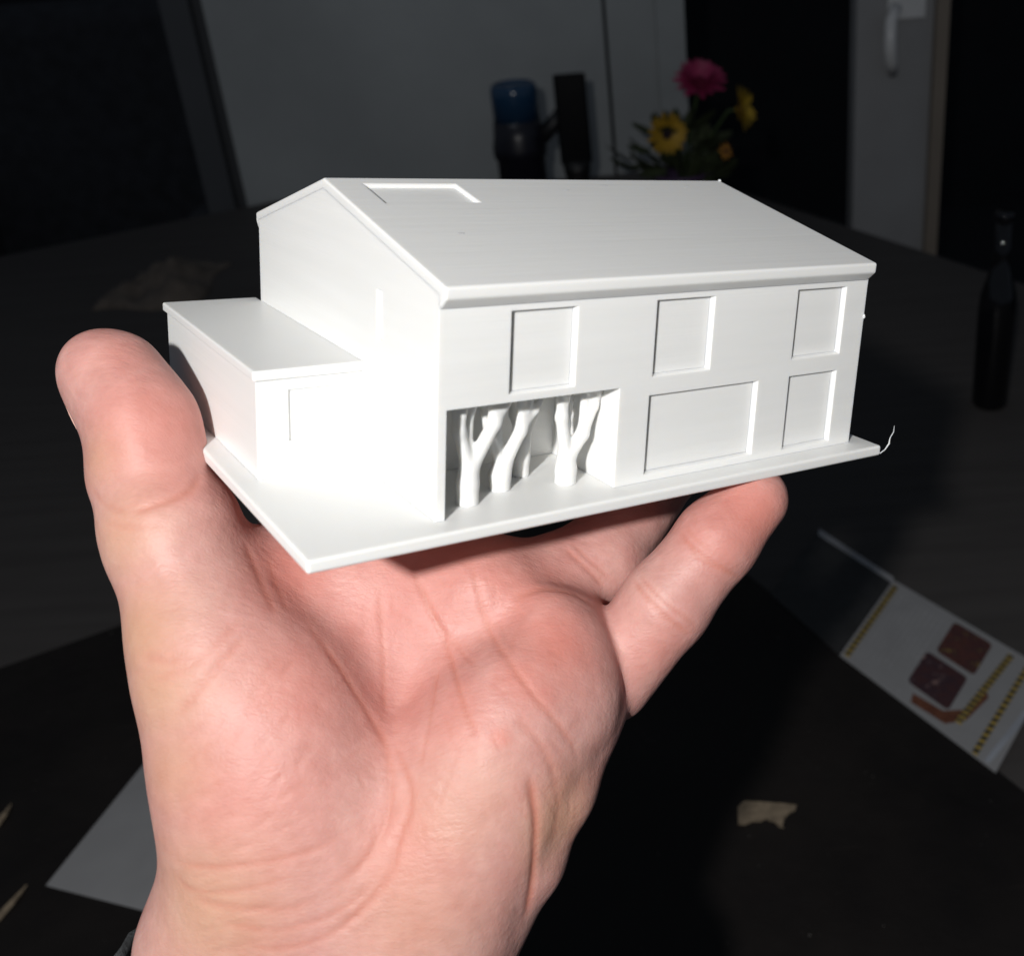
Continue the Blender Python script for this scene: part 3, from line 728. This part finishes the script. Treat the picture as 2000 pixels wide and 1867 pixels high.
CR = [
 ([(262, 1000), (300, 988), (345, 972), (375, 952), (392, 925)], 0.55, 0.75, .5),
 ([(180, 955), (205, 985), (240, 1000)], 0.25, 0.6, .3),
 ([(205, 1020), (260, 1030), (320, 1022)], 0.12, 0.6, .2),
 ([(600, 1215), (662, 1301), (728, 1407), (757, 1468), (763, 1556), (748, 1622), (706, 1688), (640, 1735)], 0.4, 0.8, .5),
 ([(768, 1446), (799, 1525), (801, 1578), (777, 1644), (759, 1710), (706, 1776), (640, 1834)], 0.40, 0.7, .5),
 ([(741, 1150), (748, 1270), (752, 1402)], 0.22, 0.55, .35),
 ([(804, 1108), (838, 1185), (866, 1245), (884, 1300), (908, 1385), (932, 1450)], 0.45, 0.55, .55),
 ([(858, 1300), (842, 1395), (822, 1499)], 0.2, 0.5, .35),
 ([(900, 1090), (926, 1125), (952, 1223), (997, 1296), (1039, 1353), (1091, 1416), (1132, 1478)], 0.35, 0.6, .45),
 ([(835, 1190), (862, 1225), (905, 1270)], 0.25, 0.4, .4),
 ([(870, 1250), (890, 1262), (925, 1300)], 0.2, 0.4, .35),
 ([(1000, 1170), (1060, 1150), (1120, 1160), (1158, 1182)], 0.35, 0.9, .4),
 ([(1103, 1070), (1143, 1108), (1180, 1146)], 0.35, 0.6, .4),
 ([(1118, 1062), (1155, 1098), (1190, 1130)], 0.25, 0.45, .35),
 ([(1237, 1132), (1262, 1165), (1295, 1200), (1346, 1240)], 0.45, 0.55, .5),
 ([(1250, 1125), (1280, 1158), (1318, 1190), (1360, 1222)], 0.28, 0.45, .4),
 ([(1325, 1035), (1345, 1062), (1380, 1094), (1445, 1128)], 0.42, 0.55, .5),
 ([(1340, 1030), (1362, 1056), (1395, 1082)], 0.2, 0.45, .35),
 ([(1033, 1515), (1046, 1603), (1041, 1708), (1028, 1790)], 0.75, 0.8, .8),
 ([(1080, 1500), (1090, 1580), (1078, 1640)], 0.2, 0.9, .3),
 ([(1010, 1400), (1060, 1460), (1085, 1520)], 0.3, 0.8, .3),
 ([(345, 1682), (400, 1692), (464, 1690), (530, 1680), (600, 1662), (660, 1640)], 0.30, 0.7, .4),
 ([(340, 1705), (380, 1738), (464, 1738), (560, 1715)], 0.2, 0.6, .35),
 ([(370, 1745), (420, 1765), (486, 1774), (560, 1775), (610, 1760)], 0.26, 0.9, .35),
 ([(430, 1800), (520, 1815), (600, 1805), (690, 1760), (735, 1710)], 0.22, 0.6, .35),
 ([(480, 1845), (560, 1850), (660, 1815), (740, 1750)], 0.2, 0.6, .35),
 ([(350, 1395), (400, 1330), (440, 1285), (478, 1245)], 0.35, 0.8, .35),
 ([(300, 1330), (370, 1300), (430, 1250), (470, 1210)], 0.22, 0.8, .25),
 ([(280, 1280), (330, 1290), (390, 1285)], 0.15, 0.8, .25),
 ([(478, 1060), (500, 1110), (515, 1150), (540, 1200)], 0.28, 0.9, .4),
 ([(525, 1090), (540, 1140), (560, 1190)], 0.15, 0.8, .3),
]
r3 = random.Random(21)
for i in range(70):                                         # fine parallel wrinkles over the thumb mound and the wrist
    if i < 42: x, y = r3.uniform(360, 690), r3.uniform(1290, 1660); ang = math.radians(-38+r3.uniform(-9, 9)+(y-1450)*0.07)
    else: x, y = r3.uniform(380, 720), r3.uniform(1640, 1850); ang = math.radians(-14+r3.uniform(-9, 9))
    ln = r3.uniform(25, 75); dx, dy = ln*math.cos(ang), ln*math.sin(ang)
    CR.append(([(x-dx/2, y-dy/2), (x, y+r3.uniform(-4, 4)), (x+dx/2, y+dy/2)], r3.uniform(.07, .19), r3.uniform(.32, .55), .12))
for i in range(46):                                         # short lines across the hollow of the palm
    x, y = r3.uniform(700, 1120), r3.uniform(1120, 1640); ang = math.radians(r3.choice([62, 62, 40, 100])+r3.uniform(-12, 12)); ln = r3.uniform(20, 60)
    dx, dy = ln*math.cos(ang), ln*math.sin(ang)
    CR.append(([(x-dx/2, y-dy/2), (x+r3.uniform(-3, 3), y), (x+dx/2, y+dy/2)], r3.uniform(.05, .14), r3.uniform(.3, .45), .14))
for c in CR: crease(*c)
HV = HV+N0*disp[:, None]
# colour of the skin itself: redder pads, sallow sides
def gauss(pts):
    g = np.zeros(len(HV))
    for px, py, r, a in pts:
        p = on_skin(px, py)
        if p is None: continue
        g = np.maximum(g, a*np.exp(-np.sum((HV-p)**2, 1)/(r*r)))
    return g
FL = gauss([(300, 830, 13, .5), (320, 900, 10, .4), (1080, 1260, 9, .6), (1480, 1010, 9, .75), (1420, 1060, 7, .4), (1280, 1280, 8, .35), (1030, 1320, 6, .55), (1060, 1350, 4, .5),
            (975, 1440, 2.2, .7), (560, 1350, 12, .4), (500, 1560, 14, .35), (760, 1400, 12, .3), (1010, 1140, 12, .4), (800, 1150, 16, .4), (560, 1130, 9, .55), (900, 1420, 10, .3), (790, 1650, 9, .45), (230, 700, 9, .35)])
SA = gauss([(230, 1050, 9, .5), (270, 1240, 10, .65), (300, 1350, 10, .6), (330, 1500, 9, .45), (190, 900, 6, .4), (400, 1780, 14, .6), (1090, 1600, 9, .55), (880, 1600, 10, .3), (930, 1560, 9, .25), (800, 1800, 14, .3)])
hme = bpy.data.meshes.new('hand')
WV = c2w(HV*0.001); base_pt = c2w(C(640, 1900, 204)*0.001)
hme.vertices.add(len(WV)); hme.vertices.foreach_set('co', (WV-base_pt).ravel())
hme.loops.add(HF.size); hme.loops.foreach_set('vertex_index', HF.ravel().astype(np.int32))
hme.polygons.add(len(HF)); hme.polygons.foreach_set('loop_start', np.arange(0, HF.size, 4, dtype=np.int32)); hme.polygons.foreach_set('loop_total', np.full(len(HF), 4, np.int32))
hme.update(calc_edges=True); hme.validate()
for nm, arr in (('flush', FL), ('sallow', SA), ('crease', cre)):
    at_ = hme.attributes.new(nm, 'FLOAT', 'POINT'); at_.data.foreach_set('value', arr.astype(np.float32))
hme.polygons.foreach_set('use_smooth', np.ones(len(HF), bool))
person = empty('person', tuple(base_pt))
hand = link('hand', hme, M['skin'], person)
tag(person, 'left hand, palm up, thumb and fingers holding the white house model', 'hand')
def pl(v): return [tuple(np.array(c2w(np.asarray(q)*0.001))-base_pt) for q in v]
# thumb nail edge on the far left of the thumb
nv = []; nf = []
for i, t in enumerate(np.linspace(0, 1, 8)):
    a = C(131, 740, 217)*(1-t)+C(166, 836, 214)*t
    for j, s in enumerate(np.linspace(-1, 1, 7)):
        nv.append(a+np.array([1.0*(s*s)-0.1+0.5*(2*t-1)**2, 0, s*6.0]))
for i in range(7):
    for j in range(6): nf.append((i*7+j, i*7+j+1, (i+1)*7+j+1, (i+1)*7+j))
nail = obj('thumb_nail', pl(nv), nf, M['nail'], person, True); nail.modifiers.new('thick', 'SOLIDIFY').thickness = 0.0006
# grey sleeve round the forearm
sv = []; sf = []; NS = 48; prof = [(0, 1.12), (3, 1.20), (12, 1.22), (26, 1.24), (40, 1.26)]
for i, (dz, k_) in enumerate(prof):
    for j in range(NS):
        a = 2*math.pi*j/NS; wob = 1+0.02*math.sin(5*a+i)+0.015*math.sin(9*a+2*i)
        c_ = C(632, 1880, 207)
        x = 34.5*k_*wob*math.cos(a); z = 25*k_*wob*math.sin(a)
        sv.append(c_+np.array([x, dz+0.36*(x+34)-2.0, z]))
for i in range(len(prof)-1):
    for j in range(NS): sf.append((i*NS+j, i*NS+(j+1) % NS, (i+1)*NS+(j+1) % NS, (i+1)*NS+j))
slv = obj('sleeve', pl(sv), sf, M['sleeve'], person, True); slv.modifiers.new('thick', 'SOLIDIFY').thickness = 0.002
# ------------------------------------------------------------------ branching columns in the porch of the model, blended like the hand
def column(base, trunk_r, links):
    global VOX, LO, HI, NG, ED, DEG
    P_ = np.array([p for l_ in links for p in (l_[0], l_[1])]); VOX = 0.3
    LO = np.array([P_[:, 0].min()-3, P_[:, 1].min()-3, -1.5]); HI = np.array([P_[:, 0].max()+3, P_[:, 1].max()+3, 22.0]); NG = np.ceil((HI-LO)/VOX).astype(int)+1
    f = new_field()
    for a, b, ra, rb in links: limb(f, a, b, ra, rb, 0.9)
    V, Q = surface_nets(f)
    ED = np.unique(np.sort(np.concatenate([Q[:, [i, (i+1) % 4]] for i in range(4)]), axis=1), axis=0); DEG = np.bincount(ED.ravel(), minlength=len(V)).astype(float)
    for _ in range(3): V = V+0.5*lap(V)
    keep = np.all((V[Q][:, :, 2] > -0.6) & (V[Q][:, :, 2] < 20.4), axis=1)
    me = mesh('column', V*0.001, [tuple(map(int, q)) for q in Q[keep]], True); link('column', me, M['plastic'], house)
def tree(x, y, r, fork, brs):
    L_ = [((x, y, -0.5), (x, y, fork[1]*0.6), r*1.08, r), ((x, y, fork[1]*0.6), (fork[0], y, fork[1]), r, r*0.94)]
    for chain in brs:
        p = (fork[0], y, fork[1]-0.3); rr0 = r*0.53
        for (qx, qy, qz) in chain:
            L_.append((p, (qx, y+qy, qz), rr0, rr0*0.88)); p = (qx, y+qy, qz); rr0 *= 0.88
    column(None, r, [(np.array(a, float), np.array(b, float), c, d) for a, b, c, d in L_])
tree(8.8, 5.6, 1.95, (9.0, 6.2), [[(6.9, 0.0, 13.5), (5.8, 0.0, 20.5)], [(13.6, -0.3, 14.2), (15.2, -0.2, 20.5)], [(13.6, -0.3, 14.2), (18.4, 0.2, 20.5)], [(9.0, 1.6, 13.0), (9.6, 2.4, 20.5)], [(9.0, 1.6, 13.0), (11.8, 2.6, 20.5)], [(6.9, 0.0, 13.5), (8.0, -0.4, 20.5)], [(13.6, -0.3, 14.2), (12.4, -0.6, 20.5)]])
tree(17.3, 9.3, 1.95, (17.8, 4.3), [[(15.0, 0.3, 10.4), (12.9, 0.6, 20.5)], [(21.0, -0.3, 10.6), (21.2, -0.2, 20.5)], [(21.0, -0.3, 10.6), (24.6, 0.2, 20.5)], [(21.0, -0.3, 10.6), (24.4, 0.3, 14.2), (28.8, 0.6, 20.5)], [(17.2, 1.6, 10.0), (18.0, 2.6, 20.5)]])
tree(24.3, 14.0, 1.75, (24.6, 6.0), [[(22.8, 0.4, 12.0), (21.8, 0.6, 20.5)], [(26.8, 0.4, 11.6), (28.2, 0.5, 20.5)], [(26.8, 0.4, 11.6), (30.6, 0.8, 20.5)]])
tree(29.9, 6.6, 1.95, (29.8, 4.6), [[(28.4, 0.0, 13.0), (27.6, 0.0, 20.5)], [(28.4, 0.0, 13.0), (30.6, 1.0, 20.5)], [(32.9, -0.4, 9.2), (33.2, -0.3, 20.5)], [(32.9, -0.4, 9.2), (36.0, -0.5, 17.4), (37.0, -0.5, 20.5)], [(30.4, 1.6, 11.0), (32.0, 2.2, 20.5)], [(32.9, -0.4, 9.2), (35.0, -0.6, 14.6), (34.6, -0.6, 20.5)]])
